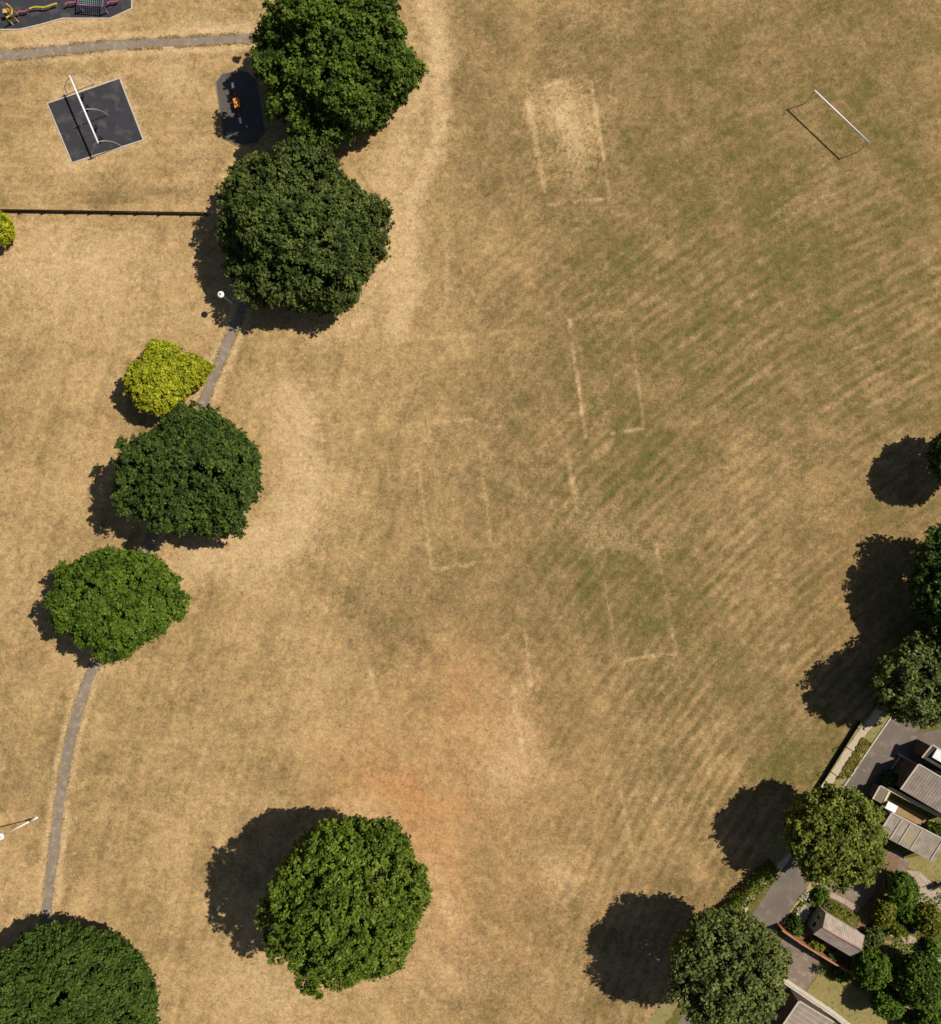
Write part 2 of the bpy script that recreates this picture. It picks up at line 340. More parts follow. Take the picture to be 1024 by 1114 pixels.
def ground_mat():
    mt, t, b = nt('ground'); N = t.nodes; L = t.links
    tc = N.new('ShaderNodeTexCoord')
    def noise(scale, det=5, ro=.6, stretch=None, rot=0, dist=0):
        n = N.new('ShaderNodeTexNoise'); n.inputs['Scale'].default_value = scale; n.inputs['Detail'].default_value = det; n.inputs['Roughness'].default_value = ro
        n.inputs['Distortion'].default_value = dist
        if stretch:
            mp = N.new('ShaderNodeMapping'); mp.inputs['Scale'].default_value = stretch; mp.inputs['Rotation'].default_value[2] = rot
            L.new(tc.outputs['Object'], mp.inputs[0]); L.new(mp.outputs[0], n.inputs['Vector'])
        else: L.new(tc.outputs['Object'], n.inputs['Vector'])
        return n.outputs[0]
    def attr(nm):
        a = N.new('ShaderNodeAttribute'); a.attribute_name = nm; return a.outputs['Fac']
    def math_(op, a, b_=None, c=None, clamp=False):
        q = N.new('ShaderNodeMath'); q.operation = op; q.use_clamp = clamp
        for i, v in enumerate((a, b_, c)):
            if v is None: continue
            if isinstance(v, (int, float)): q.inputs[i].default_value = v
            else: L.new(v, q.inputs[i])
        return q.outputs[0]
    def mixc(f, a, c):
        q = N.new('ShaderNodeMix'); q.data_type = 'RGBA'; q.clamp_factor = True
        L.new(f, q.inputs[0]) if not isinstance(f, float) else None
        for s, v in ((6, a), (7, c)):
            if isinstance(v, tuple): q.inputs[s].default_value = (*v, 1)
            else: L.new(v, q.inputs[s])
        return q.outputs[2]
    nf = noise(2.2, 7, .72, dist=.6); nf2 = noise(5.5, 5, .75); nf3 = noise(.9, 6, .7)
    # greenness with fine break-up
    f = math_('SUBTRACT', nf, .5); f2 = math_('SUBTRACT', nf2, .5); f3 = math_('SUBTRACT', nf3, .5)
    g = math_('MULTIPLY_ADD', f, 1.0, attr('green')); g = math_('MULTIPLY_ADD', f2, .9, g); g = math_('MULTIPLY_ADD', f3, .45, g)
    p = math_('MULTIPLY_ADD', f2, -1.1, attr('pale')); p = math_('MULTIPLY_ADD', f, -.9, p)
    ramp = N.new('ShaderNodeValToRGB'); e = ramp.color_ramp.elements
    e[0].position = 0.0; e[0].color = (.440, .292, .136, 1); e[1].position = 1.0; e[1].color = (.122, .108, .028, 1)
    for pos, c in ((.25, (.350, .230, .101)), (.5, (.258, .171, .076)), (.75, (.178, .126, .047))):
        q = e.new(pos); q.color = (*c, 1)
    L.new(g, ramp.inputs[0])
    pf = N.new('ShaderNodeMapRange'); pf.inputs[1].default_value = .35; pf.inputs[2].default_value = 1.15; pf.inputs[4].default_value = .85; L.new(p, pf.inputs[0])
    c = mixc(pf.outputs[0], ramp.outputs[0], (.55, .384, .207))
    rf = math_('MULTIPLY', attr('rust'), .62, clamp=True)
    c = mixc(rf, c, (.50, .235, .095))
    wf = math_('MULTIPLY', attr('weed'), .6, clamp=True)
    c = mixc(wf, c, (.10, .075, .03))
    # clumpy light/dark variation of the dead stems, pinkish and yellowish tufts
    n5 = noise(3.6, 6, .78, dist=.8); n6 = noise(1.25, 5, .65, dist=.5); n7 = noise(9, 3, .7)
    v = math_('MULTIPLY_ADD', math_('SUBTRACT', n5, .5), 2.0, 1.0); v = math_('MULTIPLY_ADD', math_('SUBTRACT', n6, .5), 1.0, v)
    v = math_('MULTIPLY_ADD', math_('SUBTRACT', n7, .5), 1.1, v); v = math_('MAXIMUM', math_('MINIMUM', v, 1.38), .5)
    hsv = N.new('ShaderNodeHueSaturation'); L.new(v, hsv.inputs['Value']); L.new(c, hsv.inputs['Color'])
    n8 = noise(.75, 5, .7, dist=.4); hr = N.new('ShaderNodeMapRange'); hr.inputs[1].default_value = .35; hr.inputs[2].default_value = .65
    hr.inputs[3].default_value = .4925; hr.inputs[4].default_value = .508; L.new(n8, hr.inputs[0]); L.new(hr.outputs[0], hsv.inputs['Hue'])
    c = hsv.outputs[0]
    L.new(c, b.inputs['Base Color']); b.inputs['Roughness'].default_value = .95; b.inputs['Specular IOR Level'].default_value = .1
    bp = N.new('ShaderNodeBump'); bp.inputs['Strength'].default_value = .55; bp.inputs['Distance'].default_value = .06
    hh = math_('MULTIPLY_ADD', nf2, .8, nf); L.new(hh, bp.inputs['Height']); L.new(bp.outputs[0], b.inputs['Normal'])
    return mt
make_ground()

def strip(name, pts, w, z, mat, label, cat, seed=0, edge=.04, widths=None):
    """a strip along a pixel polyline, width in metres, with slightly crumbled edges"""
    P = [U(*p) for p in pts]; rng = random.Random(seed)
    # catmull-rom resample
    out = []
    for i in range(len(P) - 1):
        p0, p1, p2, p3 = P[max(i - 1, 0)], P[i], P[i + 1], P[min(i + 2, len(P) - 1)]
        n = max(2, int((p2 - p1).length / .35))
        for k in range(n):
            t = k / n
            out.append(.5 * ((2 * p1) + (p2 - p0) * t + (2 * p0 - 5 * p1 + 4 * p2 - p3) * t * t + (3 * p1 - p0 - 3 * p2 + p3) * t ** 3))
    out.append(P[-1]); vs = []; fs = []; a = b = 0
    for i, p in enumerate(out):
        d = (out[min(i + 1, len(out) - 1)] - out[max(i - 1, 0)]).normalized(); s = Vector((-d.y, d.x, 0))
        a = a * .7 + rng.uniform(-edge, edge); b = b * .7 + rng.uniform(-edge, edge)
        l = p + s * (w / 2 + a); r = p - s * (w / 2 + b)
        vs += [(l.x, l.y, z), (r.x, r.y, z)]
        if i: fs.append((2 * i - 2, 2 * i - 1, 2 * i + 1, 2 * i))
    mb = MB(); mb.add(vs, [tuple(reversed(f)) for f in fs]); o = mb.build(name, mat)
    for pl in o.data.polygons:
        if pl.normal.z < 0: o.data.flip_normals(); break
    return tag(o, label, cat, kind='structure')
strip('footpath', PATH_TOP, 1.0, .008, M['path'], 'narrow tarmac footpath running along the playground', 'path', 1)
strip('footpath', PATH_MID, 1.05, .012, M['path'], 'narrow winding tarmac footpath passing under the row of trees', 'path', 2)
strip('road', ROAD, 3.15, .014, M['asphalt'], 'grey tarmac lane between the park boundary and the gardens', 'road', 3, .03)

def sheet(name, pts, z, mat, label, cat):
    mb = MB(); mb.prism(ccw([tuple(U(*p)[:2]) for p in pts]), z - .05, z)
    return tag(mb.build(name, mat), label, cat, kind='structure')
def pad(name, pts, mat, label, cat, kw=.12, z=.03, km=None):
    poly = ccw([tuple(U(*p)[:2]) for p in pts]); n = len(poly)
    mb = MB(); mb.prism(poly, -.05, z); o = tag(mb.build(name, mat), label, cat, kind='structure')
    out = []
    for i in range(n):
        a, b, c = Vector(poly[i - 1]), Vector(poly[i]), Vector(poly[(i + 1) % n])
        d1 = (b - a).normalized(); d2 = (c - b).normalized(); n1 = Vector((d1.y, -d1.x)); n2 = Vector((d2.y, -d2.x))
        q = (n1 + n2).normalized(); out.append(b + q * kw / max(.3, q.dot(n1)))
    k = MB()
    for i in range(n):
        j = (i + 1) % n; k.prism([poly[i], out[i], out[j], poly[j]], -.05, z + .025)
    k.build('kerb', km or M['kerb'], o); return o
pad('rubber_surface', [(52.5, 113), (130, 86), (155.5, 152), (79, 176.5)], M['rubber'], 'square black rubber surface under the swings', 'play surface')
pad('rubber_surface', [(-90, -60), (143, -60), (143, 9), (120, 19.5), (68, 19.5), (45, 26), (22, 31.5), (-90, 33)], M['rubber'], 'large black rubber surface in the top left corner', 'play surface')
pad('rubber_surface', [(235.5, 90), (242, 81), (259, 77), (269.5, 79), (279.5, 88), (288.5, 144), (279, 155.5), (257.5, 158.5), (244, 150)], M['rubber_small'], 'long eight sided black rubber surface under the seesaw', 'play surface', .08, km=M['kerb_dark'])

# ------------------------------------------------------------------ trees and plants
def leaf_mesh(name, pos, nrm, size, tone, mat, parent=None, seed=0, aspect=1.7, fold=0.18):
    rng = np.random.RandomState(seed); n = len(pos)
    nrm = nrm / np.linalg.norm(nrm, axis=1, keepdims=True)
    t = rng.normal(size=(n, 3)); t -= nrm * np.sum(t * nrm, 1, keepdims=True); t /= np.linalg.norm(t, axis=1, keepdims=True)
    bt = np.cross(nrm, t); s = size[:, None] * .5
    v = np.empty((n, 4, 3)); v[:, 0] = pos - t * s * aspect; v[:, 1] = pos - bt * s + nrm * s * fold; v[:, 2] = pos + t * s * aspect - nrm * s * fold; v[:, 3] = pos + bt * s + nrm * s * fold
    me = bpy.data.meshes.new(name); me.vertices.add(n * 4); me.vertices.foreach_set('co', v.reshape(-1).astype(np.float32))
    me.loops.add(n * 4); me.loops.foreach_set('vertex_index', np.arange(n * 4, dtype=np.int32))
    me.polygons.add(n); me.polygons.foreach_set('loop_start', np.arange(0, n * 4, 4, dtype=np.int32))
    me.update(calc_edges=True)
    a = me.attributes.new('tone', 'FLOAT', 'FACE'); a.data.foreach_set('value', np.clip(tone, 0, 1).astype(np.float32))
    me.materials.append(mat)
    o = bpy.data.objects.new(name, me); COL.objects.link(o)
    if parent is not None: o.parent = parent; o.matrix_parent_inverse = parent.matrix_basis.inverted()
    return o

def crown_points(c, rad, rdn, clump_r, dens, per, leaf, seed, lobes=(), rough=.16, spray=0.0, fill=.25, nlobe=16, depth=.18):
    """c centre (world), rad (a,b,zup). Returns pos, normal, size, tone"""
    rng = np.random.RandomState(seed)
    a, b, zu = rad
    # irregular radius made of broad boughs
    L = rng.normal(size=(nlobe, 3)); L[:, 2] = np.abs(L[:, 2]) * .7; L /= np.linalg.norm(L, axis=1, keepdims=True); amp = rng.uniform(.4, 1, nlobe)
    extra = [np.array([math.cos(t) * math.cos(e), math.sin(t) * math.cos(e), math.sin(e)]) for t, e, w in lobes]
    def Rf(d):
        r = 1 - rough + rough * 1.5 * np.max(amp * np.exp((d @ L.T - 1) * 22), axis=1)
        for ex, (t, e, w) in zip(extra, lobes): r += w * np.exp((d @ ex - 1) * 9)
        return r
    area = 2 * math.pi * ((a * b) ** .5 * ((a * b) ** .5 + zu)) * .62 + math.pi * a * b * .6
    n = int(area / (clump_r ** 2 * 1.6) * dens)
    d = rng.normal(size=(n * 3, 3)); d /= np.linalg.norm(d, axis=1, keepdims=True)
    d = d[d[:, 2] > -.75][:n]; n = len(d)
    r = Rf(d) * (1 - depth * rng.rand(n) ** 1.5)
    sc = np.where(d[:, 2:3] > 0, np.array([[a, b, zu]]), np.array([[a, b, rdn]]))
    cc = d * sc * r[:, None]
    nfill = int(n * fill); df = rng.normal(size=(nfill, 3)); df /= np.linalg.norm(df, axis=1, keepdims=True); df[:, 2] = df[:, 2] * .8
    scf = np.where(df[:, 2:3] > 0, np.array([[a, b, zu]]), np.array([[a, b, rdn]]))
    cc = np.vstack([cc, df * scf * rng.uniform(.35, .8, (nfill, 1))]); d = np.vstack([d, df]); n = len(cc)
    out = d / sc[0] ; out /= np.linalg.norm(out, axis=1, keepdims=True)
    cr = clump_r * rng.uniform(.6, 1.35, n); tn = rng.normal(.5, .2, n)
    # every clump is a star of short leafy twigs
    narm = rng.randint(5, 9, n); ia = np.repeat(np.arange(n), narm); na = len(ia)
    ad = rng.normal(size=(na, 3)); ad /= np.linalg.norm(ad, axis=1, keepdims=True); ad += out[ia] * (.55 + spray) + np.array([0, 0, .15]); ad /= np.linalg.norm(ad, axis=1, keepdims=True)
    al = cr[ia] * rng.uniform(.8, 1.7, na)
    nl = np.maximum(3, (per / 7 * (al / clump_r))).astype(int); ix = np.repeat(np.arange(na), nl); idx = ia[ix]; k = len(ix)
    t = rng.uniform(.1, 1, k); taper = (1.15 - t) * cr[idx] * .42
    jit = rng.normal(size=(k, 3)) * taper[:, None]
    off = ad[ix] * (al[ix] * t)[:, None] + jit; off[:, 2] -= t * t * al[ix] * .25
    pos = cc[idx] + off
    nr = jit / (np.linalg.norm(jit, axis=1, keepdims=True) + 1e-6) * .5 + out[idx] * .3 + rng.normal(size=(k, 3)) * .5 + np.array([0, 0, .45])
    tone = tn[idx] + rng.normal(0, .22, k)
    size = leaf * rng.uniform(.65, 1.3, k)
    pos = pos + np.array(c); keep = pos[:, 2] > .05
    return pos[keep], nr[keep], size[keep], tone[keep]

def tree(name, label, cat, px, py, rx, ry, hc, zu, zd, mat, seed, clump=.75, dens=1.25, per=95, leaf=.27, group=None, extra=(), **kw):
    k = (H - hc) / F; c = U(px, py, hc); a, b = rx * k, ry * k
    root = empty(name, (c.x, c.y, 0), label, cat, group)
    P = crown_points(c, (a * .95, b * .95, zu), zd, clump, dens, per, leaf, seed, **kw)
    for j, (qx, qy, qrx, qry, qh, qu, qd) in enumerate(extra):
        kq = (H - qh) / F; Q = crown_points(U(qx, qy, qh), (qrx * kq, qry * kq, qu), qd, clump, dens, per, leaf, seed + 100 + j, **kw)
        P = [np.concatenate([p_, q_]) for p_, q_ in zip(P, Q)]
    leaf_mesh('crown', *P, mat, root, seed)
    rng = random.Random(seed); tr = MB(); r0 = max(.06, .055 * (a + b) / 2 + .02)
    top = Vector((c.x + rng.uniform(-.1, .1) * a, c.y + rng.uniform(-.1, .1) * b, hc + zu * .35))
    base = Vector((c.x, c.y, -.1)); mid = base.lerp(top, .45) + Vector((rng.uniform(-.15, .15), rng.uniform(-.15, .15), 0)) * r0 * 4
    tr.tube([base, base + Vector((0, 0, .4)), mid, top], [r0 * 1.45, r0, r0 * .8, r0 * .3], 10)
    for i in range(9):
        t = rng.uniform(0, 6.28) + i * .7; z0 = rng.uniform(.35, .8); s = base.lerp(top, z0)
        e = Vector((c.x + math.cos(t) * a * .72, c.y + math.sin(t) * b * .72, hc + zu * rng.uniform(-.05, .5)))
        mm = s.lerp(e, .5) + Vector((0, 0, .08 * a)); tr.tube([s, mm, e], [r0 * .5, r0 * .3, r0 * .08], 6)
    tr.build('trunk', M['bark'], root)
    return root

LF = {
 'oak': foliage('oak_leaf', (.020, .042, .005), (.145, .215, .026)),
 'dark': foliage('dark_leaf', (.020, .036, .007), (.150, .190, .042)),
 'deep': foliage('deep_leaf', (.016, .038, .009), (.112, .165, .028)),
 'mid': foliage('mid_leaf', (.030, .066, .005), (.155, .235, .026)),
 'lime': foliage('lime_leaf', (.036, .066, .004), (.195, .260, .034)),
 'fine': foliage('fine_leaf', (.020, .046, .006), (.105, .165, .026)),
 'gold': foliage('gold_leaf', (.15, .18, .008), (.56, .56, .040), .3),
 'olive': foliage('olive_leaf', (.055, .080, .010), (.30, .325, .06)),
 'grey': foliage('grey_leaf', (.045, .060, .014), (.22, .255, .068)),
 'hedge': foliage('hedge_leaf', (.06, .09, .006), (.17, .20, .016)),
 'weed': foliage('weed_leaf', (.12, .11, .02), (.33, .26, .07)),
}
tree('oak_tree', 'large broad green oak at the top beside the seesaw surface', 'tree', 371, 72, 96, 99, 4.3, 7.5, 3.4, LF['oak'], 11, .62, 1.05, 100, .22, rough=.26, depth=.36)
tree('oak_tree', 'large dark round oak at the end of the black playground fence', 'tree', 328, 256, 101, 102, 3.4, 7, 2.2, LF['dark'], 12, .45, 1.15, 62, .185, rough=.22, lobes=((3.95, -.2, -.16), (2.5, 0, .08), (4.9, 0, .05)), depth=.26)
tree('oak_tree', 'deep green oak directly below the yellow tree by the path', 'tree', 213, 514, 95, 79, 4.6, 6.5, 3.2, LF['deep'], 33, .45, 1.15, 62, .185, rough=.26, depth=.26)
tree('hornbeam_tree', 'mid green oval tree where the footpath comes out below', 'tree', 131, 651, 79, 66, 4.5, 5.5, 3.0, LF['mid'], 14, .48, 1.15, 66, .185, rough=.24, spray=.6, depth=.24)
tree('lime_tree', 'bright green tree standing alone on the grass near the bottom', 'tree', 379, 976, 95, 101, 9.8, 7.5, 5.2, LF['lime'], 55, .48, 1.2, 66, .185, rough=.19, spray=.8, depth=.26)
tree('lime_tree', 'wide dense round green tree in the bottom left corner', 'tree', 73, 1100, 103, 95, 5.3, 7, 4.5, LF['fine'], 16, .42, 1.35, 58, .175, rough=.05, depth=.09)
tree('golden_tree', 'small yellow green tree with a lobed outline left of the path', 'tree', 172, 418, 36, 33, 3.0, 2.4, 2.0, LF['gold'], 17, .32, 1.5, 55, .15, rough=.12, extra=[(177, 389, 18, 17, 2.9, 1.8, 1.6), (208, 403, 20, 16, 2.7, 1.6, 1.6)])
tree('golden_tree', 'yellow green shrub cut by the left edge below the fence', 'tree', -3, 248, 17, 17, 1.8, 1.4, 1.2, LF['gold'], 18, .3, 1.6, 50, .15, rough=.1)
tree('sycamore_tree', 'light olive green tree overhanging the lane and park boundary', 'tree', 906, 908, 56, 57, 6.0, 4.2, 3.0, LF['olive'], 19, .5, 1.1, 62, .2, rough=.14, depth=.28)
tree('sycamore_tree', 'greyish green tree at the bottom right beside the lane', 'tree', 790, 1054, 66, 70, 8.0, 4.8, 3.8, LF['grey'], 20, .52, 1.15, 66, .2, rough=.12, depth=.28)
tree('sycamore_tree', 'dark green tree hanging over the top of the lane', 'tree', 998, 745, 53, 54, 5.2, 4.0, 3.2, LF['grey'], 21, .52, .95, 62, .21, rough=.22, depth=.36)
tree('sycamore_tree', 'big dark tree cut by the right edge above the lane', 'tree', 1043, 633, 58, 70, 5.0, 4.2, 3.4, LF['deep'], 22, .52, 1.0, 62, .21, rough=.2, depth=.34)
tree('sycamore_tree', 'dark tree squeezed between its two bigger neighbours at the right edge', 'tree', 1046, 690, 36, 40, 5.6, 3.6, 3.0, LF['deep'], 24, .5, 1.0, 62, .21, rough=.2, depth=.34)
tree('sycamore_tree', 'uppermost tree at the right edge casting a round shadow', 'tree', 1052, 497, 38, 38, 4.8, 3.2, 2.8, LF['deep'], 23, .45, 1.2, 62, .19, rough=.1)
# garden trees and shrubs: px,py,rx,ry,hc,zu,zd,mat
GS = [('garden_tree', 'rounded green tree right behind the gabled shed', 'tree', 948, 1052, 18, 20, 2.6, 1.8, 1.6, 'mid'),
      ('garden_tree', 'small dark green tree between the two driveways', 'tree', 981, 965, 15, 15, 2.4, 1.5, 1.4, 'mid'),
      ('garden_tree', 'large dark tree over the gardens in the bottom right', 'tree', 1003, 1066, 29, 27, 3.6, 2.4, 2.2, 'oak'),
      ('garden_tree', 'bushy tree standing over the brick wall near the bottom', 'tree', 966, 1091, 16, 14, 2.4, 1.5, 1.4, 'mid'),
      ('garden_tree', 'low tree cut by the bottom right corner', 'tree', 1012, 1108, 17, 14, 2.0, 1.5, 1.4, 'mid'),
      ('shrub', 'yellow green upright shrub beside the driveway shadow', 'shrub', 963, 990, 10, 15, 1.5, 1.0, 1.0, 'olive2'),
      ('shrub', 'clipped light green round shrub left of the blue water butt', 'shrub', 975, 1009, 9, 7, .9, .6, .6, 'hedge'),
      ('shrub', 'tall golden green conifer right of the blue water butt', 'shrub', 1008, 1000, 13, 16, 1.8, 1.6, 1.2, 'olive2'),
      ('shrub', 'dark green shrub mass between the two golden shrubs', 'shrub', 987, 990, 13, 10, 1.2, .8, .8, 'mid'),
      ('shrub', 'small round shrub beside the paved path at the right', 'shrub', 1015, 1031, 7, 7, .8, .6, .6, 'mid'),
      ('shrub', 'pale leaved shrub against the shed gable end', 'shrub', 951, 1020, 9, 8, .9, .6, .5, 'grey'),
      ('shrub', 'yellowish shrub in the bed below the shed', 'shrub', 888, 1029, 8, 5, .6, .4, .4, 'olive2'),
      ('shrub', 'small dark shrub at the foot of the shed wall', 'shrub', 866, 1008, 6, 8, .8, .5, .5, 'deep'),
      ('shrub', 'green shrub by the lower wall of the corrugated garage', 'shrub', 1020, 905, 10, 8, .8, .6, .5, 'mid'),
      ('shrub', 'dark shrub in front of the long brown garage', 'shrub', 968, 848, 6, 6, .8, .6, .5, 'deep'),
      ('shrub', 'low shrub at the upper end of the diagonal garden path', 'shrub', 957, 1003, 6, 5, .6, .4, .4, 'mid'),
      ('shrub', 'straggly shrub below the small green lawn', 'shrub', 962, 1046, 8, 6, .8, .6, .5, 'mid'),
      ('shrub', 'dark shrub hard against the right edge by the patio', 'shrub', 1023, 1007, 7, 9, 1.0, .7, .6, 'deep'),
      ('shrub', 'pale shrub next to the end of the brick wall', 'shrub', 905, 1042, 5, 4, .6, .4, .4, 'grey'),
      ('shrub', 'green shrub along the shaded side of the brick wall', 'shrub', 915, 1061, 8, 5, .6, .4, .4, 'mid'),
      ('shrub', 'small green bush where the yellow hedge meets the flowers', 'shrub', 893, 974, 6, 5, .6, .4, .4, 'mid'),
      ('shrub', 'green bush at the bottom of the lawn by the wall', 'shrub', 990, 1112, 11, 8, .9, .7, .6, 'mid')]
LF['olive2'] = foliage('olive2_leaf', (.10, .12, .012), (.24, .23, .03), .25)
for i, (nm, lb, ct, px, py, rx, ry, hc, zu, zd, mt) in enumerate(GS):
    tree(nm, lb, ct, px, py, rx, ry, hc, zu, zd, LF[mt], 40 + i, .32, 1.6, 45, .17, rough=.12)

def hedge(name, label, cat, pts, w, h, mat, seed, per_m=190, leaf=.15, kind=None, jag=.12):
    rng = np.random.RandomState(seed); P = [np.array(U(*p)[:2]) for p in pts]; pos = []; nr = []
    for a, b in zip(P[:-1], P[1:]):
        L = np.linalg.norm(b - a); n = int(L * per_m * (w + 2 * h) / 2); d = (b - a) / L; s = np.array([-d[1], d[0]])
        t = rng.rand(n) * L; q = rng.rand(n) * (w + 2 * h) - h - w / 2
        lump = 1 + jag * np.sin(t * 2.1 + seed) + jag * rng.normal(size=n) * .5
        sx = np.clip(q, -w / 2, w / 2) * lump; z = np.where(np.abs(q) < w / 2, h, h - (np.abs(q) - w / 2)) * lump
        pos.append(np.stack([a[0] + d[0] * t + s[0] * sx, a[1] + d[1] * t + s[1] * sx, np.maximum(z, .03)], 1))
        side = np.where(np.abs(q) < w / 2, 0, np.sign(q)); nr.append(np.stack([s[0] * side, s[1] * side, np.where(side == 0, 1.0, .3)], 1))
    pos = np.vstack(pos); nr = np.vstack(nr) + rng.normal(size=pos.shape) * .45; n = len(pos)
    pos += rng.normal(size=pos.shape) * .05; pos[:, 2] = np.maximum(pos[:, 2], .02)
    tone = .5 + .25 * np.sin(pos[:, 0] * 3.1) * np.cos(pos[:, 1] * 2.7) + rng.normal(0, .2, n)
    o = leaf_mesh(name, pos, nr, leaf * rng.uniform(.6, 1.3, n), tone, mat, None, seed)
    return tag(o, label, cat, kind=kind)
hedge('hedge', 'bright green boundary hedge between the two roadside trees', 'hedge', [(840, 938), (822, 957), (800, 979), (770, 1008), (735, 1050)], 1.1, 1.5, LF['hedge'], 61)
hedge('hedge', 'yellow green hedge along the upper side of the gabled shed', 'hedge', [(896, 982), (912, 992), (927, 1002)], 1.3, 1.1, LF['olive2'], 62)
hedge('hedge', 'dark hedge behind the upper right trees along the park edge', 'hedge', [(1050, 560), (1000, 690), (955, 770)], 1.0, 1.2, LF['deep'], 63)
def scatter(name, label, cat, poly, n, mat, seed, leaf=.14, h=.15):
    """low ground growth inside a pixel polygon"""
    rng = np.random.RandomState(seed); Q = [U(*p) for p in poly]; xs = [q.x for q in Q]; ys = [q.y for q in Q]
    x = rng.uniform(min(xs), max(xs), n * 3); yv = rng.uniform(min(ys), max(ys), n * 3); ins = np.zeros(len(x), bool); j = len(Q) - 1
    for i in range(len(Q)):
        c = ((Q[i].y > yv) != (Q[j].y > yv)) & (x < (Q[j].x - Q[i].x) * (yv - Q[i].y) / (Q[j].y - Q[i].y + 1e-9) + Q[i].x); ins ^= c; j = i
    cl = vnoise(x, yv, .9, seed, 3) > .42
    x, yv = x[ins & cl][:n], yv[ins & cl][:n]; k = len(x)
    pos = np.stack([x, yv, rng.uniform(.03, h, k)], 1); nr = rng.normal(size=(k, 3)) * .5 + np.array([0, 0, 1])
    o = leaf_mesh(name, pos, nr, leaf * rng.uniform(.5, 1.3, k), rng.rand(k), mat, None, seed)
    return tag(o, label, cat, kind='stuff')
scatter('weeds', 'dry weedy growth on the verge beside the kerb', 'weeds', [(938, 802), (950, 806), (924, 846), (910, 847)], 2400, LF['weed'], 71)
scatter('weeds', 'green tufts in the lane verge', 'weeds', [(939, 802), (949, 808), (924, 846), (911, 846)], 700, LF['hedge'], 72, .12)
scatter('ground_cover', 'straggling green plants in the garden beds', 'plants', [(930, 1012), (1024, 960), (1024, 1110), (930, 1075)], 2600, LF['mid'], 73, .16)
scatter('ground_cover', 'leafy growth among the white flowers', 'plants', [(882, 968), (900, 980), (868, 1020), (846, 1012)], 3000, LF['hedge'], 74, .13)
scatter('ground_cover', 'dark low planting along the front of the garages', 'plants', [(962, 838), (1000, 830), (982, 862), (955, 856)], 900, LF['deep'], 75, .15)
scatter('flowers', 'bed of small white flowers beside the lane', 'flowers', [(878, 966), (893, 972), (868, 1012), (847, 1008)], 1500, M['flower_white'], 76, .09, .4)

def tufts(pts, half, n, seed, label):
    rng = np.random.RandomState(seed); P = [np.array(U(*p)[:2]) for p in pts]; Ls = np.array([np.linalg.norm(b - a) for a, b in zip(P[:-1], P[1:])])
    seg = rng.choice(len(Ls), n, p=Ls / Ls.sum()); t = rng.rand(n); A = np.array(P)[seg]; B = np.array(P)[seg + 1]; q = A + (B - A) * t[:, None]
    d = (B - A) / Ls[seg][:, None]; sd = np.where(rng.rand(n) < .5, -1, 1) * (half + rng.normal(0, .09, n)); q = q + np.stack([-d[:, 1], d[:, 0]], 1) * sd[:, None]
    kp = vnoise(q[:, 0], q[:, 1], 1.2, seed, 3) > .45; q = q[kp]; k = len(q)
    o = leaf_mesh('grass_tufts', np.stack([q[:, 0], q[:, 1], rng.uniform(.015, .06, k)], 1), rng.normal(size=(k, 3)) * .5 + np.array([0, 0, 1]), .09 * rng.uniform(.5, 1.4, k), rng.rand(k), LF['straw'], None, seed)
    tag(o, label, 'grass', kind='stuff')
LF['straw'] = foliage('straw_leaf', (.20, .14, .05), (.50, .36, .18), .15)
tufts([p for p in PATH_MID if p[1] < 1100], .54, 9000, 81, 'dry grass creeping over the edges of the winding footpath')
tufts([p for p in PATH_TOP if p[0] > -10], .52, 4000, 82, 'dry grass creeping over the edges of the playground footpath')
# ------------------------------------------------------------------ lane side surfaces
sheet('verge', [(952, 805), (1030, 700), (1022, 694), (928, 797), (876, 872), (810, 957), (700, 1120), (712, 1130), (820, 975), (888, 890), (922, 850)], .006, surf('verge_grass', (.30, .22, .10), (.20, .18, .06), .95, 1.2, .5, c3=(.14, .15, .04), s2=3), 'dry grass verge between the boundary and the lane', 'verge')
strip('pavement', [(1014, 690), (940, 796), (925, 817), (903, 849), (860, 910)], .8, .011, M['gravel'], 'worn earth strip beside the park boundary fence', 'path', 5, .05)
strip('pavement', [(862, 930), (825, 968), (808, 990), (780, 1030)], .7, .011, M['gravel'], 'sandy strip between the bright hedge and the lane', 'path', 6, .06)
def kerbline(pts, label):
    mb = MB()
    for a, b in zip(pts[:-1], pts[1:]): mb.bar(U(*a) + Vector((0, 0, .05)), U(*b) + Vector((0, 0, .05)), .14, .12)
    return tag(mb.build('kerb', M['kerb']), label, 'kerb', kind='structure')
kerbline([(1010, 722), (952, 805), (922, 849.5), (870, 925)], 'pale kerb on the park side of the lane')
kerbline([(980, 822), (960, 850)], 'short pale kerb on the house side of the lane')
sheet('verge', [(868, 962), (890, 950), (896, 966), (880, 972), (848, 1014), (838, 1012)], .006, surf('verge_dry', (.42, .28, .12), (.34, .24, .10), .95, 1.2, .5), 'yellow dry verge in front of the white flowers', 'verge')
sheet('garden_soil', [(884, 970), (930, 985), (950, 1000), (945, 1060), (926, 1050), (850, 1012)], .009, M['soil'], 'dark garden bed round the gabled shed', 'soil')
sheet('driveway', [(905, 940), (955, 930), (975, 925), (990, 938), (985, 950), (950, 975), (934, 990), (895, 966)], .012, M['drive'], 'grey driveway curving in behind the olive green tree', 'driveway')
sheet('driveway', [(858, 1014), (892, 1040), (889, 1060), (874, 1082), (853, 1068), (820, 1060)], .012, M['drive'], 'grey parking area below the brick wall', 'driveway')
sheet('driveway', [(853, 1070), (870, 1083), (862, 1124), (820, 1124)], .012, M['asphalt'], 'dark tarmac forecourt by the lowest garage', 'driveway')
sheet('driveway', [(978, 820), (986, 800), (1040, 790), (1040, 846), (1010, 838)], .010, M['asphalt'], 'dark tarmac yard at the top garage', 'driveway')
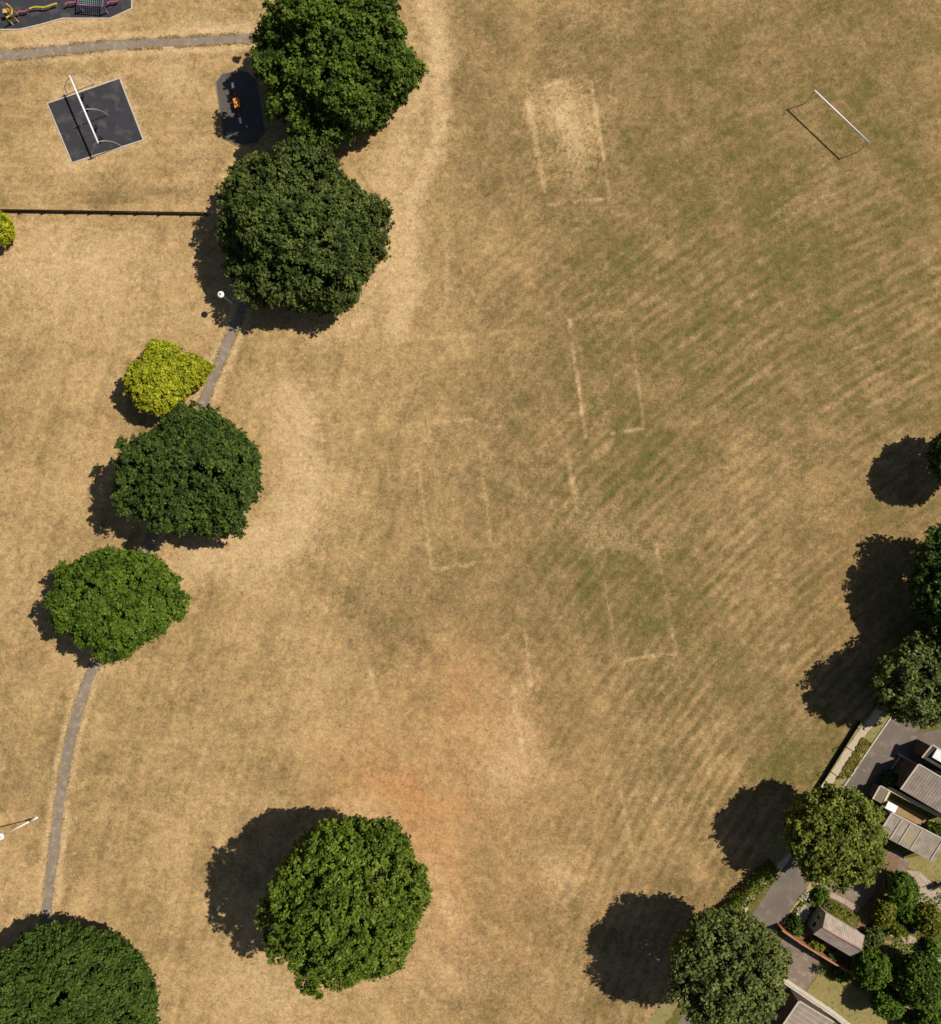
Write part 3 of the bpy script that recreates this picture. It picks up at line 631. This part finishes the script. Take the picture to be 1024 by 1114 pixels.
sheet('patio', [(986, 946), (1000, 948), (1024, 968), (1050, 975), (1050, 1010), (996, 984)], .014, M['paving'], 'pinkish paved patio at the right edge', 'patio')
sheet('patio', [(962, 866), (1040, 905), (1040, 925), (1000, 897), (960, 878)], .010, surf('yard', (.26, .17, .08), (.34, .23, .11), .95, 1.5, .3), 'brown yard inside the cream wall', 'patio')
strip('garden_path', [(955, 1008), (985, 1020), (1008, 1036), (1040, 1054)], 1.0, .018, M['paving'], 'paved garden path running diagonally to the right edge', 'path', 7, .05)
strip('garden_path', [(972, 930), (962, 965), (950, 990), (938, 1012)], 1.5, .016, surf('brick_paving', (.16, .085, .055), (.24, .14, .09), .9, 3, .4), 'red brick garden path past the small tree', 'path', 8, .03)
strip('garden_path', [(890, 968), (912, 977), (934, 990)], .55, .017, M['paving'], 'narrow pale path above the yellow hedge', 'path', 9, .03)
strip('garden_path', [(852, 1067), (880, 1086), (907, 1104), (940, 1130)], .75, .017, M['concrete'], 'pale concrete edging path above the lowest garage', 'path', 10, .03)
LAWN = surf('lawn', (.20, .17, .055), (.30, .22, .09), .95, .8, .5, c3=(.13, .14, .035), s2=3)
sheet('lawn', [(892, 1058), (955, 1082), (1010, 1114), (1010, 1150), (940, 1128), (874, 1083)], .007, LAWN, 'patchy dry lawn below the brick wall', 'lawn')
sheet('lawn', [(958, 1022), (985, 1026), (1014, 1046), (1010, 1052), (975, 1044), (955, 1036)], .008, LAWN, 'small green lawn beside the diagonal path', 'lawn')
sheet('lawn', [(977, 824), (997, 832), (980, 858), (962, 864), (948, 858)], .013, LAWN, 'small shaded lawn between the lane and the long brown garage', 'lawn')
sheet('lawn', [(985, 934), (1030, 925), (1050, 940), (1050, 966), (1018, 960), (988, 944)], .008, LAWN, 'small lawn under the eaves of the corrugated garage', 'lawn')

# ------------------------------------------------------------------ buildings
def building(name, label, cat, corner, ang, Lpx, Wpx, eave, rise, wallm, roofm, kind='gable', over=.15, wins=(), door=None, ridgem=None):
    """corner = pixel of the roof's west corner at eave height; u runs down-right at ang, v up-right"""
    k = (H - eave) / F; u = Vector((math.cos(ang), -math.sin(ang), 0)); v = Vector((math.sin(ang), math.cos(ang), 0))
    o = U(*corner, eave); L, Wd = Lpx * k, Wpx * k
    g = Vector((o.x, o.y, 0))
    root = empty(name, g + u * L / 2 + v * Wd / 2, label, cat)
    P = lambda a, b, z: g + u * a + v * b + Vector((0, 0, z))
    i = over; w = MB()
    a0, a1, b0, b1 = i, L - i, i, Wd - i
    if kind == 'gable':   # ridge along u
        vs = [P(a0, b0, 0), P(a1, b0, 0), P(a1, b1, 0), P(a0, b1, 0), P(a0, b0, eave - .03), P(a1, b0, eave - .03), P(a1, b1, eave - .03), P(a0, b1, eave - .03), P(a0, Wd / 2, eave + rise - .06), P(a1, Wd / 2, eave + rise - .06)]
        w.add(vs, [(0, 1, 5, 4), (2, 3, 7, 6), (1, 2, 6, 9, 5), (3, 0, 4, 8, 7), (4, 5, 9, 8), (6, 7, 8, 9), (3, 2, 1, 0)])
        w.build('wall', wallm, root)
        for s, (bb, e) in enumerate(((0, -1), (Wd, 1))):
            r = MB(); t = .06; vs = [P(0, bb, eave - .05), P(L, bb, eave - .05), P(L, Wd / 2, eave + rise), P(0, Wd / 2, eave + rise)]
            vs2 = [p - Vector((0, 0, t)) for p in vs]; r.add(vs + vs2, [(0, 1, 2, 3), (7, 6, 5, 4), (0, 4, 5, 1), (1, 5, 6, 2), (2, 6, 7, 3), (3, 7, 4, 0)])
            ro = r.build('roof', roofm, root)
        if ridgem:
            rm = MB(); rm.tube([P(-.03, Wd / 2, eave + rise + .0), P(L + .03, Wd / 2, eave + rise + .0)], .09, 8); rm.build('ridge_cap', ridgem, root)
    else:  # mono-pitch, high side at v = Wd
        vs = [P(a0, b0, 0), P(a1, b0, 0), P(a1, b1, 0), P(a0, b1, 0), P(a0, b0, eave - .03), P(a1, b0, eave - .03), P(a1, b1, eave + rise - .03), P(a0, b1, eave + rise - .03)]
        w.add(vs, [(0, 1, 5, 4), (2, 3, 7, 6), (1, 2, 6, 5), (3, 0, 4, 7), (4, 5, 6, 7), (3, 2, 1, 0)]); w.build('wall', wallm, root)
        r = MB(); t = .08; vs = [P(0, 0, eave + .05), P(L, 0, eave + .05), P(L, Wd, eave + rise + .05), P(0, Wd, eave + rise + .05)]
        vs2 = [p - Vector((0, 0, t - .01)) for p in vs]; r.add(vs + vs2, [(0, 1, 2, 3), (7, 6, 5, 4), (0, 4, 5, 1), (1, 5, 6, 2), (2, 6, 7, 3), (3, 7, 4, 0)])
        r.build('roof', roofm, root)
        vg = MB(); vg.bar(P(-.04, 0, eave + .1), P(-.04, Wd, eave + rise + .1), .16, .08); vg.build('verge_board', M['concrete'], root)
        gt = MB(); gt.bar(P(0, Wd + .05, eave + rise + .06), P(L, Wd + .05, eave + rise + .06), .12, .1); gt.build('gutter', M['concrete'], root)
    for (b, z, ww, hh) in wins:   # windows on the west (u = 0) wall
        f = MB(); f.box(P(a0 - .02, b, z), (ww + .12, .05, hh + .12), v, u); fo = f.build('window', M['white_metal'], root)
        q = MB(); q.box(P(a0 - .055, b, z), (ww, .03, hh), v, u); po = q.build('pane', M['glass'], fo)
    if door:
        b, ww = door; f = MB(); f.box(P(a0 - .02, b, 1.0), (ww, .05, 2.0), v, u); do = f.build('door', M['dark_wall'], root)
        q = MB(); q.box(P(a0 - .06, b + ww * .35, 1.0), (.1, .05, .05), v, u); q.build('handle', M['grey_metal'], do)
    return root, P, L, Wd

A1 = math.radians(30.8)
r1 = roofing('shed_roof', (.30, .235, .19), (.46, .37, .31), (.27, .21, .17), .2, -A1 - math.pi / 2)
building('garden_shed', 'cream gabled shed with pinkish roof and reddish ridge beside the white flowers', 'shed', (885, 1016.5), A1, 49, 27.5, 2.3, .75, M['cream_dull'], r1, 'gable', .12, wins=((.75, 1.45, .55, .6), (1.65, 1.45, .55, .6)), ridgem=M['ridge'])
A2 = math.radians(27.4)
r2 = roofing('garage_roof', (.25, .20, .155), (.42, .35, .285), (.21, .165, .13), .2, -A2 - math.pi / 2)
root, P, L, Wd = building('garage', 'grey garage with pale roof edges and a patched corrugated roof', 'garage', (955.8, 907), A2, 67, 27, 2.5, .35, M['dark_wall'], r2, 'mono', .1, door=(1.3, 1.6))
pm = MB(); vs = [P(L * .36, .25, 2.5 + .05 + .35 * .1 + .012), P(L * .55, .25, 2.5 + .05 + .35 * .1 + .012), P(L * .55, Wd * .8, 2.5 + .05 + .35 * .8 + .012), P(L * .36, Wd * .8, 2.5 + .05 + .35 * .8 + .012)]
pm.add(vs, [(0, 1, 2, 3)]); pm.build('roof_patch', surf('patch', (.27, .23, .14), (.33, .28, .18), .9, 2, .2), root)
for t in (.19, .35, .56, .93):
    q = MB(); q.bar(P(L * t, .1, 2.6 + .035), P(L * t, Wd - .1, 2.6 + .35 + .0), .09, .03); q.build('roof_batten', M['concrete'], root)
A3 = math.radians(30.5)
r3 = roofing('long_roof', (.22, .175, .145), (.33, .27, .225), (.13, .10, .08), .3, -A3 - math.pi / 2)
building('garage', 'long brown garage with finely ribbed grey roof beyond the cream wall', 'garage', (979.7, 858.5), A3, 75, 33, 3.0, .45, M['dark_wall'], r3, 'mono', .12, door=(1.5, 2.0))
r4 = roofing('low_roof', (.27, .22, .17), (.35, .29, .235), (.24, .19, .15), .5, -math.radians(32))
building('garage', 'grey roofed garage cut by the bottom edge', 'garage', (846, 1123), math.radians(31.5), 44, 42, 2.6, .3, M['dark_wall'], r4, 'mono', .12)
# felt roofed store at the end of the cream wall
root, P, L, Wd = building('store', 'flat brown felt roofed store in front of the cream walled yard', 'store', (949.5, 869), A2, 14, 16, 1.7, .08, M['dark_wall'], M['felt'], 'mono', .08)
# top building with white panels
root, P, L, Wd = building('garage', 'dark walled garage at the top of the gardens', 'garage', (1003, 824), A3, 50, 17, 2.6, .4, M['dark_wall'], surf('dark_roof', (.055, .045, .04), (.08, .065, .055), .9, 1.5, .3), 'mono', .12)
wb = MB(); wb.box(P(.45 + 2.2, Wd * .66, 2.6 + .5), (4.2, 1.0, .12), (P(1, 0, 0) - P(0, 0, 0)), (P(0, 1, 0) - P(0, 0, 0)))
wo = wb.build('skylight', M['white_roof'], root)
for s in (1.35, 2.65, 3.7):
    q = MB(); q.box(P(.45 + s, Wd * .66, 3.165), (.05, 1.0, .03), (P(1, 0, 0) - P(0, 0, 0)), (P(0, 1, 0) - P(0, 0, 0))); q.build('glazing_bar', M['grey_metal'], wo)
# small white roofed porch
k2 = empty('porch', U(969, 880), 'tiny white roofed lean-to at the corner of the patched garage', 'porch')
u2 = Vector((math.cos(A2), -math.sin(A2), 0)); v2 = Vector((math.sin(A2), math.cos(A2), 0)); c2 = U(970, 878, 2.2)
q = MB(); q.box(c2, (1.1, .75, .06), u2, v2); q.build('roof', M['white_metal'], k2)
q = MB(); q.box((c2.x, c2.y, 1.08), (.95, .6, 2.16), u2, v2); q.build('wall', M['cream_dull'], k2)

def wall(name, label, cat, pts, h, th, mat, capm=None, ztop=None):
    root = empty(name, U(pts[0][0], pts[0][1], 0), label, cat)
    w = MB(); c = MB()
    for a, b in zip(pts[:-1], pts[1:]):
        A = U(*a, h); B = U(*b, h); w.bar((A.x, A.y, h / 2), (B.x, B.y, h / 2), th, h)
        c.bar((A.x, A.y, h + .032), (B.x, B.y, h + .032), th + .05, .06)
    w.build('wall', mat, root); c.build('coping', capm or mat, root); return root
wall('yard_wall', 'cream painted wall round the brown yard', 'wall', [(961.5, 873), (968.8, 858.5)], 1.8, .12, M['cream'])
wall('yard_wall', 'long cream painted wall beside the finely ribbed roof', 'wall', [(969.5, 858.8), (996, 873.5), (1034, 893)], 1.8, .36, M['cream'])
wall('brick_wall', 'long orange brick wall dividing the parking area from the shed', 'wall', [(851, 1012), (875, 1028.5), (953, 1075.5), (1030, 1120)], 1.55, .10, M['brick'], surf('cap', (.30, .13, .06), (.44, .25, .14), .9, 2, .3))
wall('low_wall', 'low pale garden wall beside the top garage yard', 'wall', [(979, 821), (996, 831), (1016, 839), (1034, 843)], .6, .16, M['concrete'])
wall('low_wall', 'low pale wall above the lowest garage', 'wall', [(853, 1069), (878, 1086), (909, 1107), (925, 1120)], .5, .12, M['concrete'])

# park boundary fence with cranked posts
fr = empty('boundary_fence', U(930, 796), 'dark boundary fence with bent topped posts beside the lane verge', 'fence')
rl = MB()
pa, pb = U(934, 784), U(884, 864); d = (pb - pa)
for z in (.1, .3, .5): rl.bar(pa + Vector((0, 0, z)), pb + Vector((0, 0, z)), .03, .185)
rl.build('fence_boards', M['dark_wood'], fr)
for i in range(4):
    p = pa + d * (i / 3.0); dn = d.normalized(); s = Vector((dn.y, -dn.x, 0))
    q = MB(); q.tube([p, p + Vector((0, 0, 1.5)), p + Vector((0, 0, 1.75)) - s * .12, p + Vector((0, 0, 1.9)) - s * .4], .045, 6); q.build('post', M['dark_metal'], fr)

# ------------------------------------------------------------------ playground fence
pf = empty('playground_fence', U(0, 231), 'long low black fence of close set pales along the playground', 'fence')
x0, x1 = -26, 226; hF = .65
pal = MB(); A = U(x0, 229.5); B = U(x1, 233.2); d = (B - A); n = int(d.length / .1); dn = d.normalized()
for i in range(n):
    p = A + d * (i / n); pal.box((p.x, p.y, hF / 2 + .02), (.062, .02, hF + (.05 if i % 2 else 0)), dn, (-dn.y, dn.x, 0))
pal.build('pales', M['dark_wood'], pf)
for z in (.15, .5):
    r = MB(); off = Vector((dn.y, -dn.x, 0)) * .035; r.bar(A + Vector((0, 0, z)) + off, B + Vector((0, 0, z)) + off, .04, .09); r.build('rail', M['dark_wood'], pf)
for i in range(11):
    p = A + d * (i / 10) + Vector((dn.y, -dn.x, 0)) * .11; q = MB(); q.box((p.x, p.y, .35), (.1, .1, .7), dn, (-dn.y, dn.x, 0)); q.build('post', M['dark_wood'], pf)

# ------------------------------------------------------------------ swings
def arc(a, b, bulge, n=9):
    a = Vector(a); b = Vector(b); return [a.lerp(b, t / n) + Vector(bulge) * math.sin(math.pi * t / n) for t in range(n + 1)]
sw = empty('swing_set', U(103.3, 132.8), 'white framed four seat swing set on the square black surface', 'swing set')
e0, e2 = U(88.8, 97.5), U(117.8, 165.4); e1 = (e0 + e2) / 2; ax = (e2 - e0).normalized(); sx = Vector((ax.y, -ax.x, 0))
if sx.x < 0: sx = -sx
hS = 2.55; up = Vector((0, 0, hS))
b = MB(); b.tube([e0 - ax * .15 + up, e2 + ax * .15 + up], .095, 12); b.build('beam', M['white_metal'], sw)
for e in (e0, e1, e2):
    for sgn in (-1, 1):
        foot = e + sx * sgn * 1.5; top = e + up
        q = MB(); q.tube(arc(top, foot, sx * sgn * .30 + Vector((0, 0, .35))), .04, 8); q.build('leg', M['grey_metal'], sw)
for t in (.135, .315, .64, .81):
    p = e0.lerp(e2, t); q = MB(); q.box(p + Vector((0, 0, .55)), (.46, .26, .10), ax, sx); so_ = q.build('seat', M['black_plastic'], sw, .02)
    for s in (-.21, .21):
        q = MB(); q.tube([p + ax * s + Vector((0, 0, .55)), p + ax * s * 1.25 + up], .009, 5); q.build('chain', M['dark_metal'], so_)

# ------------------------------------------------------------------ seesaw
ss = empty('seesaw', U(259.5, 115.3), 'red spring seesaw with orange middle and white seats', 'seesaw')
s0, s1 = U(255.2, 94.5), U(264, 136.5); ax = (s1 - s0).normalized(); sx = Vector((-ax.y, ax.x, 0)); cz = Vector((0, 0, .62)); cmid = (s0 + s1) / 2
q = MB(); q.bar(s0 + cz + ax * .2, s1 + cz - ax * .2, .12, .1); q.build('beam', M['red_paint'], ss, .02)
q = MB(); q.box(cmid + Vector((0, 0, .72)), (1.0, .62, .14), ax, sx); q.build('centre_cover', M['orange_paint'], ss, .05)
q = MB(); q.lathe(cmid + Vector((0, 0, .03)), [(.3, 0), (.3, .05), (.14, .06), (.16, .2), (.13, .3), (.16, .42), (.14, .6)], 14); q.build('spring_base', M['dark_metal'], ss)
for s, e in ((1, s0), (-1, s1)):
    q = MB(); q.box(e + cz + ax * s * .2 + Vector((0, 0, .1)), (.62, .26, .06), ax, sx); st = q.build('seat', M['white_metal'], ss, .03)
    q = MB(); hp = e + cz + ax * s * .62; q.tube([hp - sx * .22 + Vector((0, 0, .28)), hp + Vector((0, 0, .32)), hp + sx * .22 + Vector((0, 0, .28))], .02, 6); q.tube([hp, hp + Vector((0, 0, .32))], .02, 6); q.build('handle', M['red_paint'], ss)

# ------------------------------------------------------------------ top-left climbing equipment
def wavy(label, a, b, h, mat, mat2, grp, n=14, w=.16, posts=3):
    A, B = U(*a, h), U(*b, h); d = (B - A); dn = d.normalized(); s = Vector((-dn.y, dn.x, 0))
    root = empty('balance_beam', (A.x, A.y, 0), label, 'balance beam', grp)
    pts = [A + d * (i / n) + s * .08 * math.sin(i / n * math.pi * 2 * max(1, d.length / 2.2)) for i in range(n + 1)]
    q = MB()
    for i in range(n): q.bar(pts[i] - dn * .01, pts[i + 1] + dn * .01, w, .09)
    q.build('beam', mat, root)
    for i in range(posts):
        p = pts[int((i + .5) / posts * n)]; q = MB(); q.tube([(p.x, p.y, 0), (p.x, p.y, h - .045)], .05, 8); q.build('post', mat2, root)
grp = 'wavy balance beams on the large black surface'
wavy('wavy pink red balance beam nearest the yellow climber', (18.5, 14.5), (30, 10.5), .5, M['pink_paint'], M['pink_paint'], grp)
wavy('long wavy yellow balance beam on the black surface', (32, 9.5), (62, 4.8), .5, M['yellow_paint'], M['yellow_paint'], grp, 22, posts=4)
wavy('short wavy pink beam left of the purple net frame', (71, 5), (84, 0.5), .6, M['pink_paint'], M['pink_paint'], grp)
wavy('small pink red beam right of the purple net frame', (117, 4), (129, -.5), .5, M['pink_paint'], M['pink_paint'], grp)
cf = empty('climbing_frame', U(98, -2), 'purple framed climbing net at the top edge', 'climbing frame')
cs = [U(85, 5, 1.2), U(112, 7, 1.2), U(112, -14, 1.2), U(85, -16, 1.2)]
for i in range(4):
    q = MB(); q.tube([cs[i], cs[(i + 1) % 4]], .06, 8); q.build('frame_bar', M['purple_paint'], cf)
    q = MB(); q.tube([(cs[i].x, cs[i].y, 0), cs[i] + Vector((0, 0, .08))], .09, 8); q.build('post', M['purple_paint'], cf)
q = MB()
for k in range(1, 12):
    t = k / 12; q.tube([cs[0].lerp(cs[1], t), cs[3].lerp(cs[2], t)], .028, 5); 
for k in range(1, 9):
    t = k / 9; q.tube([cs[0].lerp(cs[3], t), cs[1].lerp(cs[2], t)], .028, 5)
q.build('net', M['teal_net'], cf)
yc = empty('climber', U(8, 12), 'yellow angular climber at the left edge of the large black surface', 'climber')
zz = [U(7, 4, 1.3), U(13, 9, 1.3), U(13, 16, 1.3), U(7, 19, 1.3)]
for i in range(3):
    q = MB(); q.tube([zz[i], zz[i + 1]], .07, 8); q.build('frame_bar', M['yellow_paint'], yc)
for i in range(4):
    q = MB(); q.tube([(zz[i].x, zz[i].y, 0), zz[i]], .06, 8); q.build('post', M['yellow_paint'], yc)
q = MB(); q.box(U(5.5, 12, 1.0), (.45, .42, .1)); q.build('platform', M['yellow_paint'], yc, .03)
q = MB(); q.tube([U(8, 9, 1.15), U(12.5, 16, 1.25)], .04, 6); q.tube([U(7, 10, 1.1), U(13, 10, 1.28)], .04, 6); q.build('cross_bar', M['orange_paint'], yc)

# ------------------------------------------------------------------ goal
gl = empty('football_goal', U(904, 139), 'white football goal frame standing on the open grass', 'goal')
hG = 2.65; t0, t1 = U(887, 99, hG), U(945, 154.3, hG)
dn = (t1 - t0).normalized()
q = MB(); q.tube([t0 - dn * .06, t1 + dn * .06], .075, 10); q.build('crossbar', M['white_metal'], gl)
for t in (t0, t1):
    q = MB(); q.tube([(t.x, t.y, -.1), (t.x, t.y, hG - .06)], .04, 10); q.build('post', M['grey_metal'], gl)

# ------------------------------------------------------------------ lamp posts
def lamp(label, base, head, h):
    b0 = U(*base); hd = U(*head, h); root = empty('lamp_post', b0, label, 'lamp post', 'park lamp posts')
    q = MB(); mid = b0.lerp(hd, .25); q.tube([b0 - Vector((0, 0, .1)), mid], [.10, .095], 10); q.tube([mid, hd], [.06, .05], 10); q.build('post', M['white_metal'], root)
    q = MB(); q.lathe(hd, [(.08, -.1), (.12, .0), (.33, .03), (.34, .07), (.28, .14), (.14, .19)], 20); lh = q.build('lamp_head', M['white_metal'], root)
    q = MB(); q.lathe(hd, [(.085, .191), (.085, .25), (.03, .29)], 12); q.build('finial', M['dark_metal'], lh)
lamp('round topped lamp post at the edge of the dark oak shadow', (252.8, 330.0), (240.5, 320.5), 4.1)
lamp('tall pale lamp post at the left edge beside the path', (40.5, 889.5), (1.2, 910), 6.2)

# ------------------------------------------------------------------ small garden things
pp = empty('potted_plant', U(890, 1052), 'spiky plant in a white pot at the edge of the parking area', 'plant pot')
c = U(890, 1052)
q = MB(); q.lathe(c, [(.16, 0), (.24, .45), (.27, .5), (.22, .5), (.2, .42)], 16); q.build('pot', M['white_metal'], pp)
rng = np.random.RandomState(5); n = 46; th = rng.rand(n) * 6.283; el = rng.uniform(.15, 1.1, n); q = MB()
for t, e in zip(th, el):
    d = Vector((math.cos(t) * math.cos(e), math.sin(t) * math.cos(e), math.sin(e))); p = c + Vector((0, 0, .5)); s = Vector((-math.sin(t), math.cos(t), 0)) * .035
    tip = p + d * .75 - Vector((0, 0, .2 * math.cos(e))); md = p + d * .4
    q.add([p - s, p + s, md + s, tip, md - s], [(0, 1, 2, 3, 4)])
q.build('leaves', surf('spike_leaf', (.10, .14, .04), (.2, .24, .08), .6, 3, 0), pp)
wbt = empty('water_butt', U(988.5, 1009), 'blue water butt between the shrubs', 'water butt')
q = MB(); q.lathe(U(988.5, 1009), [(.24, 0), (.30, .3), (.30, .6), (.25, .85)], 16); q.build('barrel', M['blue_plastic'], wbt)
q = MB(); q.lathe(U(988.5, 1009) + Vector((0, 0, .852)), [(.27, 0), (.27, .05), (.1, .08)], 16); q.build('lid', M['blue_plastic'], wbt)
bn = empty('garden_bench', U(1017, 962), 'black metal bench on the edge of the patio', 'bench')
u = Vector((.86, .45, 0)).normalized(); v = Vector((-u.y, u.x, 0)); c = U(1017, 962)
q = MB(); q.box(c + Vector((0, 0, .45)), (1.2, .42, .04), u, v); q.build('seat', M['dark_metal'], bn)
q = MB(); q.box(c + v * .24 + Vector((0, 0, .75)), (1.2, .04, .5), u, v); q.build('backrest', M['dark_metal'], bn)
for i in (-1, 1):
    for j in (-1, 1):
        q = MB(); q.box(c + u * .55 * i + v * .17 * j + Vector((0, 0, .215)), (.05, .05, .42), u, v); q.build('leg', M['dark_metal'], bn)
ga = empty('garden_arch', U(975, 947), 'thin dark garden arch over the red brick path', 'garden arch')
for off in (0, 1):
    a = U(966 + off * 3, 950 - off * 4); b = U(984 + off * 3, 958 - off * 4)
    pts = [Vector((a.lerp(b, .5 - .5 * math.cos(t * math.pi / 14)).x, a.lerp(b, .5 - .5 * math.cos(t * math.pi / 14)).y, 1.3 * 0 + 2.1 * math.sin(math.pi * t / 14) ** .6 if 0 < t < 14 else 0)) for t in range(15)]
    q = MB(); q.tube(pts, .03, 6); q.build('hoop', M['dark_metal'], ga)
